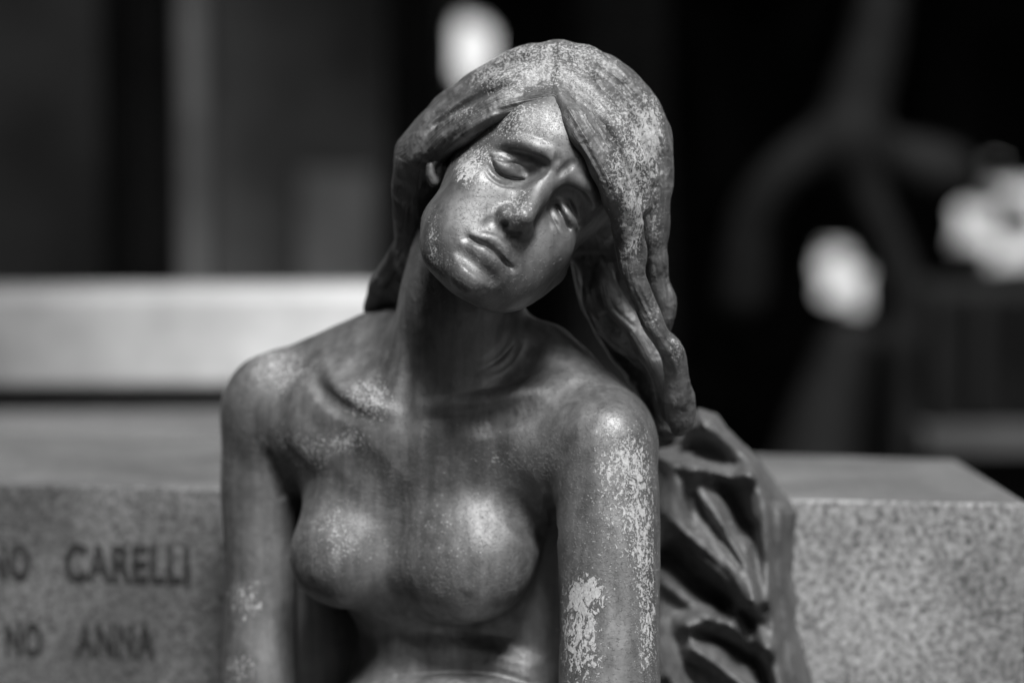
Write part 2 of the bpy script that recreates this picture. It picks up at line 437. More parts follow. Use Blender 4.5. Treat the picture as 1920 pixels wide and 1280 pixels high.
# her right side: front roll sweeping back over the ear
L([(1032, 148, 2.228), (1012, 160, 2.210), (978, 178, 2.192), (940, 196, 2.180), (884, 230, 2.194), (830, 264, 2.220), (790, 298, 2.252), (775, 350, 2.285)], [10, 14, 18, 25, 30, 31, 34, 32], .014)
L([(1024, 140, 2.205), (960, 150, 2.208), (890, 190, 2.225), (820, 240, 2.245), (780, 290, 2.27)], [16, 26, 30, 32, 32], .010)
L([(800, 285, 2.262), (775, 330, 2.285), (768, 390, 2.30), (770, 440, 2.315), (765, 490, 2.33)], [42, 34, 31, 30, 26], .015)
L([(835, 290, 2.285), (815, 360, 2.305), (800, 430, 2.325), (780, 500, 2.345)], [40, 40, 36, 26], .015)
L([(757, 445, 2.325), (740, 485, 2.345), (716, 525, 2.370), (703, 575, 2.405), (698, 640, 2.44)], [14, 16, 19, 21, 18], .006)
L([(768, 475, 2.340), (754, 518, 2.358), (731, 556, 2.385), (722, 600, 2.415), (718, 650, 2.44)], [12, 13, 14, 15, 12], .005)
L([(778, 465, 2.340), (764, 525, 2.362), (750, 590, 2.392), (745, 650, 2.43)], [14, 15, 15, 12], .006)
# her left side: the curtain of hair beside the face
L([(1040, 160, 2.215), (1050, 182, 2.190), (1066, 204, 2.170), (1093, 248, 2.156), (1128, 300, 2.156), (1156, 360, 2.166), (1176, 420, 2.188), (1183, 480, 2.202)], [6, 14, 20, 26, 29, 31, 30, 24], .012)
L([(1060, 140, 2.206), (1105, 180, 2.192), (1150, 240, 2.186), (1182, 310, 2.192), (1196, 380, 2.202)], [14, 26, 32, 34, 28], .012)
L([(1100, 120, 2.225), (1165, 165, 2.222), (1210, 230, 2.222), (1228, 300, 2.226), (1230, 380, 2.232), (1228, 440, 2.238)], [24, 30, 32, 31, 28, 24], .012)
L([(1183, 470, 2.200), (1190, 520, 2.205), (1206, 560, 2.210), (1222, 600, 2.214), (1240, 632, 2.220), (1262, 664, 2.228), (1268, 700, 2.238), (1274, 745, 2.250), (1278, 785, 2.262), (1274, 806, 2.268)], [25, 21, 22, 21, 20, 24, 23, 28, 27, 14], .010)
L([(1228, 420, 2.236), (1230, 470, 2.242), (1236, 520, 2.248), (1248, 560, 2.252), (1250, 590, 2.255), (1246, 622, 2.262)], [23, 20, 18, 20, 18, 10], .006)
# hair falling behind the neck and shoulder
L([(1110, 400, 2.300), (1120, 480, 2.310), (1140, 560, 2.318), (1190, 640, 2.325), (1235, 720, 2.33), (1255, 790, 2.335)], [55, 50, 52, 56, 46, 34], .02)
L([(1105, 500, 2.290), (1110, 560, 2.284), (1135, 610, 2.282), (1180, 650, 2.284), (1215, 690, 2.29)], [16, 20, 22, 20, 12], .010)
L([(1130, 500, 2.282), (1140, 550, 2.276), (1170, 600, 2.272), (1210, 640, 2.270), (1245, 700, 2.27), (1262, 770, 2.275)], [16, 24, 26, 26, 26, 24], .010)
# grooves between strands
rng = np.random.default_rng(5)
def grooves(guides, n, r, amp, w=1.0, t0=.05, t1=1.0):
    """thin furrows and ridges running between two or more guide lines given in pixels"""
    G = [smooth(np.array(g, float), 6) for g in guides]
    G = [np.stack([np.interp(np.linspace(0, 1, 24), np.linspace(0, 1, len(g)), g[:, c]) for c in (0, 1)], 1) for g in G]
    for i in range(n):
        x = (i + .5 + rng.uniform(-.35, .35)) / n * (len(G) - 1); j = min(int(x), len(G) - 2); f = x - j
        g = G[j] * (1 - f) + G[j + 1] * f
        a, b = sorted(rng.uniform(0, 1, 2)); a *= .5; b = .55 + b * .45
        a = max(a, t0); b = min(b, t1)
        tt = np.linspace(a, b, 9)
        g = np.stack([np.interp(tt, np.linspace(0, 1, 24), g[:, c]) for c in (0, 1)], 1)
        g += np.sin(tt * rng.uniform(6, 14) + rng.uniform(0, 6))[:, None] * rng.uniform(1, 4) * np.array([.7, .7])
        A = amp * rng.uniform(.4, 1.2) * (-1 if rng.random() < .72 else .8)
        GROOVES.append((smooth(g, 2), rng.uniform(.7, 1.4) * r * .001, A * .001))
GROOVES = []
left = [[(1026, 185), (960, 200), (905, 222), (850, 262), (805, 312)], [(1024, 165), (950, 178), (880, 212), (815, 256), (775, 310)],
        [(1028, 130), (950, 140), (880, 178), (800, 235), (755, 290)], [(1030, 100), (965, 108), (890, 150), (820, 205), (760, 265)]]
right = [[(1047, 185), (1075, 245), (1108, 305), (1138, 365), (1160, 430)], [(1052, 160), (1095, 215), (1140, 285), (1172, 350), (1190, 430)],
         [(1058, 130), (1120, 170), (1175, 240), (1205, 320), (1212, 420)], [(1062, 100), (1140, 125), (1205, 190), (1240, 270), (1242, 400)]]
grooves(left, 20, 5.5, 3.0); grooves(right, 26, 5.5, 3.0)
grooves(left, 26, 2.4, 1.0); grooves(right, 36, 2.4, 1.0)
grooves([[(1172, 440), (1180, 520), (1204, 575), (1232, 625), (1262, 680), (1268, 760)], [(1196, 440), (1202, 510), (1222, 560), (1245, 620), (1280, 670), (1295, 760)]], 9, 2.6, 1.6)
grooves([[(1222, 400), (1226, 480), (1240, 560), (1248, 610)], [(1244, 400), (1244, 480), (1258, 550), (1262, 600)]], 5, 2.4, 1.4)
grooves([[(750, 300), (748, 360), (750, 420), (742, 470), (705, 530), (686, 565)], [(790, 300), (782, 370), (778, 430), (760, 480), (725, 530), (700, 570)]], 10, 2.6, 1.8)
grooves([[(1085, 520), (1100, 590), (1140, 640), (1190, 680)], [(1130, 500), (1150, 570), (1200, 620), (1240, 700)]], 8, 3.4, 2.2)
S([(1040, 82), (1036, 110), (1032, 140), (1034, 165), (1038, 185)], 7, [-1, -2.5, -3, -2.5, -1.5], T=HAIR)     # the parting
L([(1212, 400, 2.245), (1214, 460, 2.252), (1226, 520, 2.258), (1236, 580, 2.262)], [16, 16, 16, 10], .010)

_g = np.concatenate([g[0] for g in GROOVES]); _h = HAIR.hit(_g[:, 0], _g[:, 1]); _i = 0
for g, r_, a_ in GROOVES:
    pts = _h[_i:_i + len(g)]; _i += len(g)
    pts = pts[pts[:, 1] < 2.6]
    if len(pts) > 3: HAIR.stroke(pts, r_, a_ * np.sin(np.linspace(.15, math.pi - .15, len(pts))), flat=.45, fn=(0, 1, 0))
HAIR.ripple(.0007, .024, 8)
# ---------------------------------------------------------------- drapery hanging behind her left arm
DRAPE = Sculpt()
D_OUT = np.array([(1180, 860), (1262, 838), (1285, 800), (1310, 767), (1340, 778), (1365, 807), (1395, 837), (1428, 862), (1458, 917), (1483, 938), (1496, 960), (1487, 1010),
                  (1483, 1069), (1492, 1162), (1517, 1276), (1545, 1440), (1560, 1560), (1180, 1560)], float)
FOLDS = [  # pixel line, width in pixels, height towards the viewer in metres
    ([(1290, 790), (1316, 782), (1345, 802), (1376, 837), (1405, 872), (1426, 918), (1434, 970), (1440, 1050), (1446, 1150), (1460, 1290), (1480, 1500)], 34, .034),
    ([(1472, 955), (1474, 1010), (1470, 1080), (1478, 1170), (1500, 1290), (1520, 1450)], 18, .006),
    ([(1250, 868), (1300, 876), (1350, 886), (1405, 893)], 17, .020),
    ([(1303, 893), (1338, 950), (1372, 1010), (1398, 1062), (1412, 1122)], 27, .040),
    ([(1235, 950), (1297, 1005), (1348, 1050), (1384, 1098), (1406, 1138)], 32, .042),
    ([(1290, 1172), (1340, 1160), (1385, 1180), (1430, 1215)], 26, .034),
    ([(1300, 1215), (1350, 1250), (1400, 1290), (1440, 1350)], 24, .030),
    ([(1235, 1230), (1270, 1290), (1310, 1360), (1350, 1480)], 28, .032),
    ([(1240, 1080), (1290, 1120), (1330, 1140)], 20, .018),
    ([(1265, 835), (1320, 838), (1375, 868)], 24, -.034),
    ([(1318, 908), (1358, 932), (1392, 990)], 24, -.030),
    ([(1245, 1040), (1300, 1092), (1350, 1128)], 30, -.034),
    ([(1449, 940), (1453, 1050), (1460, 1150), (1476, 1260), (1500, 1450)], 11, -.012),
    ([(1300, 930), (1345, 1000), (1385, 1060)], 9, -.010), ([(1412, 985), (1420, 1060), (1428, 1140)], 11, -.016),
    ([(1260, 905), (1285, 950), (1300, 985)], 10, -.010), ([(1330, 895), (1365, 960), (1400, 1030)], 7, .006),
    ([(1310, 1190), (1360, 1205), (1410, 1240)], 12, -.020), ([(1270, 1020), (1330, 1060), (1370, 1100)], 6, .006), ([(1395, 1150), (1412, 1200), (1440, 1290)], 14, -.022)]
def _drape(p, box=None):
    u = CX + FPX * p[:, 0] / p[:, 1]; v = CY - FPX * p[:, 2] / p[:, 1]
    q = np.stack([u, v], 1)
    # signed pixel distance to the outline
    best = np.full(len(p), 1e9, np.float32); ins = np.zeros(len(p), bool); n = len(D_OUT)
    for i in range(n):
        a = D_OUT[i]; b = D_OUT[(i + 1) % n]; e = b - a; w = q - a
        t = np.clip(w @ e / (e @ e), 0, 1); best = np.minimum(best, np.hypot(*(w - t[:, None] * e).T))
        c = (a[1] > v) != (b[1] > v)
        ins ^= c & (u < e[0] * (v - a[1]) / (e[1] if e[1] else 1e-9) + a[0])
    sd = np.where(ins, best, -best)
    r = np.clip(1 - sd / 42, 0, 1.3)
    dep = 2.405 + .045 * r * r
    for pl, w, h_ in FOLD_LINES:
        m = np.full(len(p), 1e9, np.float32)
        for a, b in zip(pl[:-1], pl[1:]):
            e = b - a; k = q - a; t = np.clip(k @ e / (e @ e), 0, 1); m = np.minimum(m, np.hypot(*(k - t[:, None] * e).T))
        x = np.clip(1 - m / w, 0, 1); dep = dep - h_ * x * x * (2.7 - 1.7 * x)
    return np.maximum(np.maximum((dep - p[:, 1]) * .55, p[:, 1] - 2.485), -sd * (2.4 / FPX) * .8)
FOLD_LINES = [(smooth(np.array(l, float), 3), w * 1.5, h_ * .85) for l, w, h_ in FOLDS]
DRAPE.union((_drape, np.array([0, 2.2, -.6]), np.array([.4, 2.6, .1])), .01)
DRAPE.ripple(.0016, .07, 4); DRAPE.ripple(.0003, .02, 14)
DRAPE.tube(smooth([P(578, 960, 2.475), P(572, 1100, 2.470), P(575, 1280, 2.465), P(570, 1500, 2.46)], 3), .045, .01)   # the same cloth behind her back
DRAPE.tube(smooth([P(640, 1000, 2.49), P(640, 1250, 2.485), P(650, 1500, 2.48)], 3), .03, .012)
DRAPE.tube([P(1120, 835, 2.350), P(1160, 900, 2.372), P(1215, 950, 2.412)], [.040, .042, .04], .02)   # cloth running up behind the shoulder
DRAPE.tube([P(1158, 900, 2.385), P(1158, 1200, 2.385), P(1165, 1540, 2.39)], .038, .02)
DRAPE.tube([P(640, 1240, 2.49), P(1180, 1240, 2.48)], .06, .02)

# which strand a point of the hair belongs to, for the fine strand relief
def strand_coord(V):
    u = CX + FPX * V[:, 0] / V[:, 1]; v = CY - FPX * V[:, 2] / V[:, 1]
    fam = [left, right, [[(1172, 430), (1180, 520), (1204, 575), (1232, 625), (1262, 680), (1268, 790)], [(1250, 400), (1246, 480), (1262, 560), (1262, 620), (1290, 680), (1300, 790)]],
           [[(750, 300), (748, 360), (750, 420), (738, 470), (700, 530), (684, 575)], [(800, 310), (790, 370), (785, 430), (766, 480), (735, 540), (705, 585)]],
           [[(1085, 480), (1098, 590), (1150, 660), (1230, 780)], [(1150, 470), (1170, 570), (1215, 630), (1270, 760)]]]
    u0, v0, st = 640, 40, 2.0; W_, H_ = 350, 420
    best = np.full((H_, W_), 1e-6); out = np.zeros((H_, W_))
    def blur(a):
        for ax in (0, 1):
            for _ in range(3):
                c = np.cumsum(np.pad(a, [(4, 3) if x == ax else (0, 0) for x in (0, 1)]), ax)
                a = (np.take(c, range(7, c.shape[ax]), ax) - np.take(c, range(0, c.shape[ax] - 7), ax)) / 7
        return a
    for k, guides in enumerate(fam):
        G = [smooth(np.array(g, float), 8) for g in guides]
        G = [np.stack([np.interp(np.linspace(0, 1, 200), np.linspace(0, 1, len(g)), g[:, c]) for c in (0, 1)], 1) for g in G]
        wt = np.zeros((H_ + 1, W_ + 1)); vl = np.zeros_like(wt); n = 60 * (len(G) - 1)
        for i in range(-8, n + 8):
            x = i / (n - 1) * (len(G) - 1); j = min(max(int(x), 0), len(G) - 2); f = x - j
            g = (G[j] * (1 - f) + G[j + 1] * f - (u0, v0)) / st
            ix = np.clip(g.astype(int), 0, (W_, H_)); np.add.at(wt, (ix[:, 1], ix[:, 0]), 1); np.add.at(vl, (ix[:, 1], ix[:, 0]), x + 10 * k)
        wt = blur(blur(wt)[:H_ + 1, :W_ + 1])[:H_, :W_]; vl = blur(blur(vl)[:H_ + 1, :W_ + 1])[:H_, :W_]
        m = wt > best; out[m] = (vl / np.maximum(wt, 1e-9))[m]; best[m] = wt[m]
    x = np.clip((u - u0) / st, 0, W_ - 2); y = np.clip((v - v0) / st, 0, H_ - 2); xi = x.astype(int); yi = y.astype(int); fx = x - xi; fy = y - yi
    a, b, c, d = out[yi, xi], out[yi, xi + 1], out[yi + 1, xi], out[yi + 1, xi + 1]
    r = (a * (1 - fx) + b * fx) * (1 - fy) + (c * (1 - fx) + d * fx) * fy
    bad = (np.ptp(np.stack([a, b, c, d]), 0) > 2); r[bad] = a[bad]
    return r.astype(np.float32)
# ---------------------------------------------------------------- materials (all greys: the photograph is black and white)
def g4(v): return (v, v, v, 1)
class NT:
    def __init__(s, name):
        s.m = bpy.data.materials.new(name); s.m.use_nodes = True; s.t = s.m.node_tree
        s.b = s.t.nodes['Principled BSDF']; s.co = s.t.nodes.new('ShaderNodeTexCoord').outputs['Object']
    def n(s, kind, **kw):
        x = s.t.nodes.new(kind)
        for k, v in kw.items():
            if hasattr(x, k) and not isinstance(k, int): setattr(x, k, v)
        return x
    def link(s, a, b): s.t.links.new(a, b)
    def noise(s, scale, detail=4, rough=.55, dist=0, vec=None):
        x = s.n('ShaderNodeTexNoise'); x.inputs['Scale'].default_value = scale; x.inputs['Detail'].default_value = detail
        x.inputs['Roughness'].default_value = rough; x.inputs['Distortion'].default_value = dist
        s.link(vec or s.co, x.inputs['Vector']); return x.outputs[0]
    def vor(s, scale, feature='F1', vec=None):
        x = s.n('ShaderNodeTexVoronoi', feature=feature); x.inputs['Scale'].default_value = scale
        s.link(vec or s.co, x.inputs['Vector']); return x.outputs[0]
    def ramp(s, v, lo, hi, a=0., b=1.):
        x = s.n('ShaderNodeMapRange'); x.interpolation_type = 'SMOOTHSTEP'
        for i, val in zip((1, 2, 3, 4), (lo, hi, a, b)): x.inputs[i].default_value = val
        s.link(v, x.inputs[0]); return x.outputs[0]
    def math(s, op, a, b=None, clamp=False):
        x = s.n('ShaderNodeMath', operation=op); x.use_clamp = clamp
        for i, v in enumerate((a, b)):
            if v is None: continue
            if isinstance(v, (int, float)): x.inputs[i].default_value = v
            else: s.link(v, x.inputs[i])
        return x.outputs[0]
    def mix(s, f, a, b):
        """float mix, then used as grey"""
        x = s.n('ShaderNodeMix'); x.data_type = 'FLOAT'
        for i, v in zip((0, 2, 3), (f, a, b)):
            if isinstance(v, (int, float)): x.inputs[i].default_value = v
            else: s.link(v, x.inputs[i])
        return x.outputs[0]
    def bump(s, hgt, dist, prev=None, strength=1.0):
        x = s.n('ShaderNodeBump'); x.inputs['Strength'].default_value = strength; x.inputs['Distance'].default_value = dist
        s.link(hgt, x.inputs['Height'])
        if prev is not None: s.link(prev, x.inputs['Normal'])
        return x.outputs[0]
    def done(s, base=None, rough=None, metal=None, normal=None, spec=None):
        for k, v in (('Base Color', base), ('Roughness', rough), ('Metallic', metal), ('Normal', normal), ('Specular IOR Level', spec)):
            if v is None: continue
            if isinstance(v, (int, float)): s.b.inputs[k].default_value = g4(v) if k == 'Base Color' else v
            else: s.link(v, s.b.inputs[k])
        return s.m

def bronze(name, base, hair=False, dull=0.0):
    """old painted bronze: dark grey skin, pale flakes and chalky specks where the wear attribute says so"""
    t = NT(name)
    at = t.n('ShaderNodeAttribute', attribute_name='wear'); at.attribute_type = 'GEOMETRY'
    sep = t.n('ShaderNodeSeparateColor'); t.link(at.outputs['Color'], sep.inputs[0])
    flake_w, speck_w, relief_w = sep.outputs[0], sep.outputs[1], sep.outputs[2]
    big = t.noise(26, 4, .6); mid = t.noise(95, 5, .62, .6); fine = t.noise(420, 3, .6)
    mp = t.n('ShaderNodeMapping'); mp.inputs['Scale'].default_value = (1, 1, .6); t.link(t.co, mp.inputs['Vector'])
    fl = t.noise(210, 5, .62, 1.0, mp.outputs[0])
    thr = t.math('SUBTRACT', .80, t.math('MULTIPLY', flake_w, .36))
    flake = t.ramp(t.math('SUBTRACT', fl, thr), -.006, .012)
    sp = t.noise(520, 2, .5, .4)
    sthr = t.math('SUBTRACT', .80, t.math('MULTIPLY', speck_w, .30))
    speck = t.ramp(t.math('SUBTRACT', t.math('ADD', t.math('MULTIPLY', sp, .8), t.math('MULTIPLY', mid, .2)), sthr), -.01, .03)
    pale = t.math('MAXIMUM', flake, t.math('MULTIPLY', speck, .85))
    tone = t.math('MULTIPLY', t.ramp(big, .3, .7, .86, 1.12), t.ramp(mid, .3, .7, .90, 1.10))
    m2 = t.n('ShaderNodeMapping'); m2.inputs['Scale'].default_value = (1, 1, .09); t.link(t.co, m2.inputs['Vector'])      # rain runs
    tone = t.math('MULTIPLY', tone, t.ramp(t.noise(85, 4, .6, .3, m2.outputs[0]), .32, .68, .80, 1.18))
    skin = t.math('MULTIPLY', tone, base)
    paleC = t.math('MULTIPLY', t.ramp(fine, .3, .7, .75, 1.1), .42)
    bc = t.mix(pale, skin, paleC)
    comb = t.n('ShaderNodeCombineColor')
    for i in range(3): t.link(bc, comb.inputs[i])
    rough = t.mix(pale, t.ramp(mid, .3, .7, .50 + dull, .63 + dull), .85)
    metal = t.mix(pale, .6 - 2 * dull, 0.0)
    # relief: peeling edges, blisters, casting grain
    rl = t.noise(330, 3, .5, .3)
    rthr = t.math('SUBTRACT', .78, t.math('MULTIPLY', relief_w, .34))
    chips = t.ramp(t.math('SUBTRACT', rl, rthr), -.012, .012)
    n0 = t.bump(t.noise(60, 5, .6), .0016, None, .35)
    n1 = t.bump(fine, .0006, n0, .16 if not hair else .4)
    if hair:                                    # strands follow the 'strand' attribute laid along the locks
        st = t.n('ShaderNodeAttribute', attribute_name='strand'); st.attribute_type = 'GEOMETRY'
        cx = t.n('ShaderNodeCombineXYZ'); t.link(t.math('MULTIPLY', st.outputs['Fac'], 11.0), cx.inputs[0]); t.link(t.math('MULTIPLY', t.noise(18, 2), 1.2), cx.inputs[1])
        n1 = t.bump(t.math('MULTIPLY', t.noise(1.0, 3, .65, 0, cx.outputs[0]), t.ramp(t.noise(32, 3, .5), .40, .62)), .0055, n1, .7)
    n2 = t.bump(chips, .0007, n1, .85)
    n3 = t.bump(pale, .0007, n2, .8)
    t.b.inputs['Coat Weight'].default_value = .35 if not dull else .1; t.b.inputs['Coat Roughness'].default_value = .42      # old wax
    t.link(n2, t.b.inputs['Coat Normal'])
    return t.done(comb.outputs[0], rough, metal, n3)

def stone(name, lo, hi, scale, rough=.6, bump=.001, big=.25, contrast=(.35, .65), left_shade=None):
    t = NT(name)
    a = t.noise(scale, 3, .7); b = t.vor(scale * .8); c = t.noise(scale * .03, 4, .6)
    f = t.math('ADD', t.math('MULTIPLY', t.ramp(a, *contrast), .65), t.math('MULTIPLY', t.ramp(b, .1, .7), .35))
    v = t.math('MULTIPLY', t.mix(f, lo, hi), t.ramp(c, .3, .7, 1 - big, 1 + big))
    if left_shade is not None:                       # shade put into the colour, darker towards the left end
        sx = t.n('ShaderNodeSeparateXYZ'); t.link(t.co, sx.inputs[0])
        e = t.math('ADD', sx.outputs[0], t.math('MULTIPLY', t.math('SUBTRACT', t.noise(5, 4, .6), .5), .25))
        v = t.math('MULTIPLY', v, t.ramp(e, left_shade[0], left_shade[1], left_shade[2], 1.0))
    comb = t.n('ShaderNodeCombineColor')
    for i in range(3): t.link(v, comb.inputs[i])
    return t.done(comb.outputs[0], rough, 0., t.bump(a, bump))

def plain(name, v, rough=.6, metal=0., nscale=8, var=.3, spec=.12):
    t = NT(name); c = t.noise(nscale, 5, .6)
    x = t.math('MULTIPLY', t.ramp(c, .3, .7, 1 - var, 1 + var), v)
    comb = t.n('ShaderNodeCombineColor')
    for i in range(3): t.link(x, comb.inputs[i])
    return t.done(comb.outputs[0], rough, metal, None, spec)
M_BODY = bronze('weathered_bronze', .17)
M_HAIR = bronze('weathered_bronze_hair', .15, True)
M_DRAPE = bronze('weathered_bronze_cloth', .115, False, .10)
M_GRANITE = stone('speckled_granite', .045, .36, 180, .62, .0012, .35, left_shade=(-.35, .20, .50))  # left end painted darker, as if in shade
M_TOP = stone('granite_top', .09, .17, 200, .42, .0004)
M_MARBLE = stone('pale_marble', .55, .85, 3, .5, .001, .3)
M_SLAB = stone('shaded_marble', .46, .70, 7, .55, .001, .3, left_shade=(-.35, .42, .26))  # shade painted into the marble, deepest at its left end
M_POLISH = plain('polished_dark_stone', .034, .4, 0, 1.6, .5)
M_LETTER = plain('blackened_letter', .03, .6, 0, 60, .4)
M_LEDGE = stone('grey_ledge_stone', .07, .15, 60, .7)
M_DARK = plain('black_bronze_and_shadow', .006, .5, .2, 3, .4)
M_WALL = plain('dark_stone', .009, .5, 0, 2.2, .45)
M_PIL = plain('pilaster_stone', .075, .6, 0, 3, .3)
M_LEAF = plain('yew_foliage', .014, .7, 0, 30, .5)
M_BARK = plain('bark', .03, .9, 0, 20, .4)
M_GROUND = plain('gravel', .05, .9, 0, 9, .4)

def tag(o, label=None, cat=None, kind=None, group=None):
    for k, v in (('label', label), ('category', cat), ('kind', kind), ('group', group)):
        if v: o[k] = v
    return o
def empty(name, loc):
    o = bpy.data.objects.new(name, None); col.objects.link(o); o.location = loc; o.empty_display_size = .1; return o
def wobj(name, V, F, mat, parent=None, smooth_=False, bevel=0):
    """mesh object from world vertices, kept relative to its parent's location"""
    me = bpy.data.meshes.new(name)
    off = Vector(parent.location) if parent is not None else Vector((0, 0, 0))
    me.from_pydata([tuple(Vector(v) - off) for v in V], [], [tuple(f) for f in F]); me.update()
    if bevel:
        bm = bmesh.new(); bm.from_mesh(me)
        bmesh.ops.bevel(bm, geom=list(bm.edges), offset=bevel, segments=2, affect='EDGES', profile=.6); bm.to_mesh(me); bm.free()
    me.materials.append(mat)
    if smooth_: me.polygons.foreach_set('use_smooth', [True] * len(me.polygons))
    o = bpy.data.objects.new(name, me); col.objects.link(o)
    if parent is not None: o.parent = parent
    return o
BOXF = [(0, 3, 2, 1), (4, 5, 6, 7), (0, 1, 5, 4), (1, 2, 6, 5), (2, 3, 7, 6), (3, 0, 4, 7)]
def prism(name, quad, z0, z1, mat, parent=None, bevel=0):
    return wobj(name, [(x, y, z0) for x, y in quad] + [(x, y, z1) for x, y in quad], BOXF, mat, parent, bevel=bevel)
def ray(u, v): return to_world(P(u, v, 1.0)) - np.array([0, 0, CAM_H])
def on_plane(u, v, z):
    d = ray(u, v); t = (z - CAM_H) / d[2]; return (d[0] * t, d[1] * t)
def at_depth(u, v, Y):
    d = ray(u, v); t = Y / d[1]; return np.array([d[0] * t, Y, CAM_H + d[2] * t])
def wx(u, Y): return at_depth(u, 350, Y)[0]
def wz(v, Y): return at_depth(960, v, Y)[2]

# ---------------------------------------------------------------- ground
tag(wobj('ground', [(-120, -20, 0), (120, -20, 0), (120, 260, 0), (-120, 260, 0)], [(0, 1, 2, 3)], M_GROUND), kind='structure')

# ---------------------------------------------------------------- the granite tomb she leans against
zt = PW(960, 923.5, 2.52)[2]
FL, FR = on_plane(-260, 900, zt), on_plane(1928, 942, zt)
BL, BR = on_plane(-260, 806, zt), on_plane(1792, 861, zt)
tomb = tag(empty('granite_tomb', (0, 2.7, 0)), 'speckled grey granite tomb block with an incised inscription behind the mourning statue', 'tomb')
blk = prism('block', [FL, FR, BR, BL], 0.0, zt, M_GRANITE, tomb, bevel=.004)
blk.data.materials.append(M_TOP)                       # honed top, colour darkened to stand for the dark trees it reflects
for p_ in blk.data.polygons:
    if p_.normal.z > .9: p_.material_index = 1
SEAT_Z = .545
fd = (np.array(FR) - np.array(FL)); fd = fd / np.linalg.norm(fd); fn_ = np.array([fd[1], -fd[0]])      # along the front, and out of it
a = np.array(FL) + fd * .05 + fn_ * .003; b = np.array(FR) - fd * .05 + fn_ * .003
prism('seat_step', [tuple(a + fn_ * .75), tuple(b + fn_ * .75), tuple(b), tuple(a)], 0.0, SEAT_Z, M_WALL, tomb, bevel=.006)
# letters: each laid on the front face by the ray through its photograph position
def face_hit(u, v):
    d = ray(u, v); p0 = np.array([FL[0], FL[1], 0]); n = np.array([fn_[0], fn_[1], 0])
    t = ((p0 - np.array([0, 0, CAM_H])) @ n) / (d @ n); return np.array([0, 0, CAM_H]) + d * t
def letters(text, u0, u1, v0, v1, name='inscription'):
    """one word of cut letters from pixel u0..u1, v0 (top) .. v1 (foot)"""
    cu = bpy.data.curves.new('txt', 'FONT'); cu.body = text; cu.size = 1; cu.extrude = .02; cu.offset = .04; cu.space_character = 1.08
    to = bpy.data.objects.new('txt', cu); col.objects.link(to)
    bpy.context.view_layer.update()
    me = bpy.data.meshes.new_from_object(to.evaluated_get(bpy.context.evaluated_depsgraph_get()))
    bpy.data.objects.remove(to)
    co = np.empty(len(me.vertices) * 3, np.float32); me.vertices.foreach_get('co', co); co = co.reshape(-1, 3)
    lo, hi = co.min(0), co.max(0)
    A = face_hit(u0, v1); Bp = face_hit(u1, v1); T = face_hit(u0, v0)
    sx = np.linalg.norm(Bp - A) / (hi[0] - lo[0]); sy = abs(T[2] - A[2]) / (hi[1] - lo[1])
    X = (co[:, 0] - lo[0]) * sx; Z = (co[:, 1] - lo[1]) * sy; N = np.where(co[:, 2] > 0, .0006, -.004)
    W = A + X[:, None] * np.array([fd[0], fd[1], 0]) + Z[:, None] * np.array([0, 0, 1]) + N[:, None] * np.array([fn_[0], fn_[1], 0])
    W = W - np.array(tomb.location)
    me.vertices.foreach_set('co', W.astype(np.float32).ravel()); me.update(); me.materials.clear(); me.materials.append(M_LETTER)
    me.name = name
    o = bpy.data.objects.new(name, me); col.objects.link(o); o.parent = tomb; return o
letters('NO', -22, 58, 1018, 1088); letters('CARELLI', 122, 356, 1018, 1092)
letters('NO', 10, 80, 1165, 1230); letters('ANNA', 142, 292, 1165, 1232)

# ---------------------------------------------------------------- the statue
statue = tag(empty('mourning_statue', to_world(P(850, 1560, 2.37))), 'weathered bronze statue of a mourning woman with long parted hair, head tilted', 'statue')
def wear_attr(o, V, blobs):
    """where paint has flaked (r), chalky specks (g) and blistered relief (b): soft blobs in photograph pixels"""
    u = CX + FPX * V[:, 0] / V[:, 1]; v = CY - FPX * V[:, 2] / V[:, 1]
    W = np.zeros((len(V), 4), np.float32); W[:, 3] = 1; W[:, :3] = (.14, .24, .38)
    for cu_, cv_, ru, rv, fl, sp, re in blobs:
        g = np.exp(-(((u - cu_) / ru) ** 2 + ((v - cv_) / rv) ** 2))
        W[:, 0] += fl * g; W[:, 1] += sp * 1.25 * g; W[:, 2] += re * g
    W[:, :3] = np.clip(W[:, :3], 0, 1)
    at = o.data.attributes.new('wear', 'FLOAT_COLOR', 'POINT'); at.data.foreach_set('color', W.ravel())
WEAR_BODY = [(1090, 1200, 48, 110, .85, .3, .6), (1100, 1110, 40, 30, .5, .3, .6), (1150, 960, 60, 130, .42, .4, 1.0), (1205, 1000, 28, 190, .55, .4, .7), (1215, 1200, 22, 120, .5, .4, .6),
             (1165, 850, 50, 60, .4, .4, .5), (985, 225, 80, 50, .3, .7, .6), (890, 300, 36, 36, .62, .6, .3), (872, 330, 20, 30, .6, .5, .3), (812, 440, 12, 60, .5, .4, .5), (850, 490, 50, 16, .3, .3, .9),
             (860, 545, 60, 30, .15, .2, .9), (975, 385, 34, 34, .15, .6, .3), (520, 690, 70, 50, .4, .8, .4), (690, 745, 50, 46, .35, .75, .3), (545, 850, 60, 50, .35, .65, .3), (650, 830, 40, 25, .3, .6, .3),
             (630, 1000, 90, 80, .08, .45, .5), (850, 1010, 130, 120, .12, .3, 1.0), (930, 860, 110, 70, .12, .2, .9), (465, 1125, 45, 50, .6, .4, .4), (450, 1250, 40, 35, .5, .4, .4), (860, 1240, 120, 40, .1, .2, .8), (920, 430, 60, 60, .05, .15, .7)]
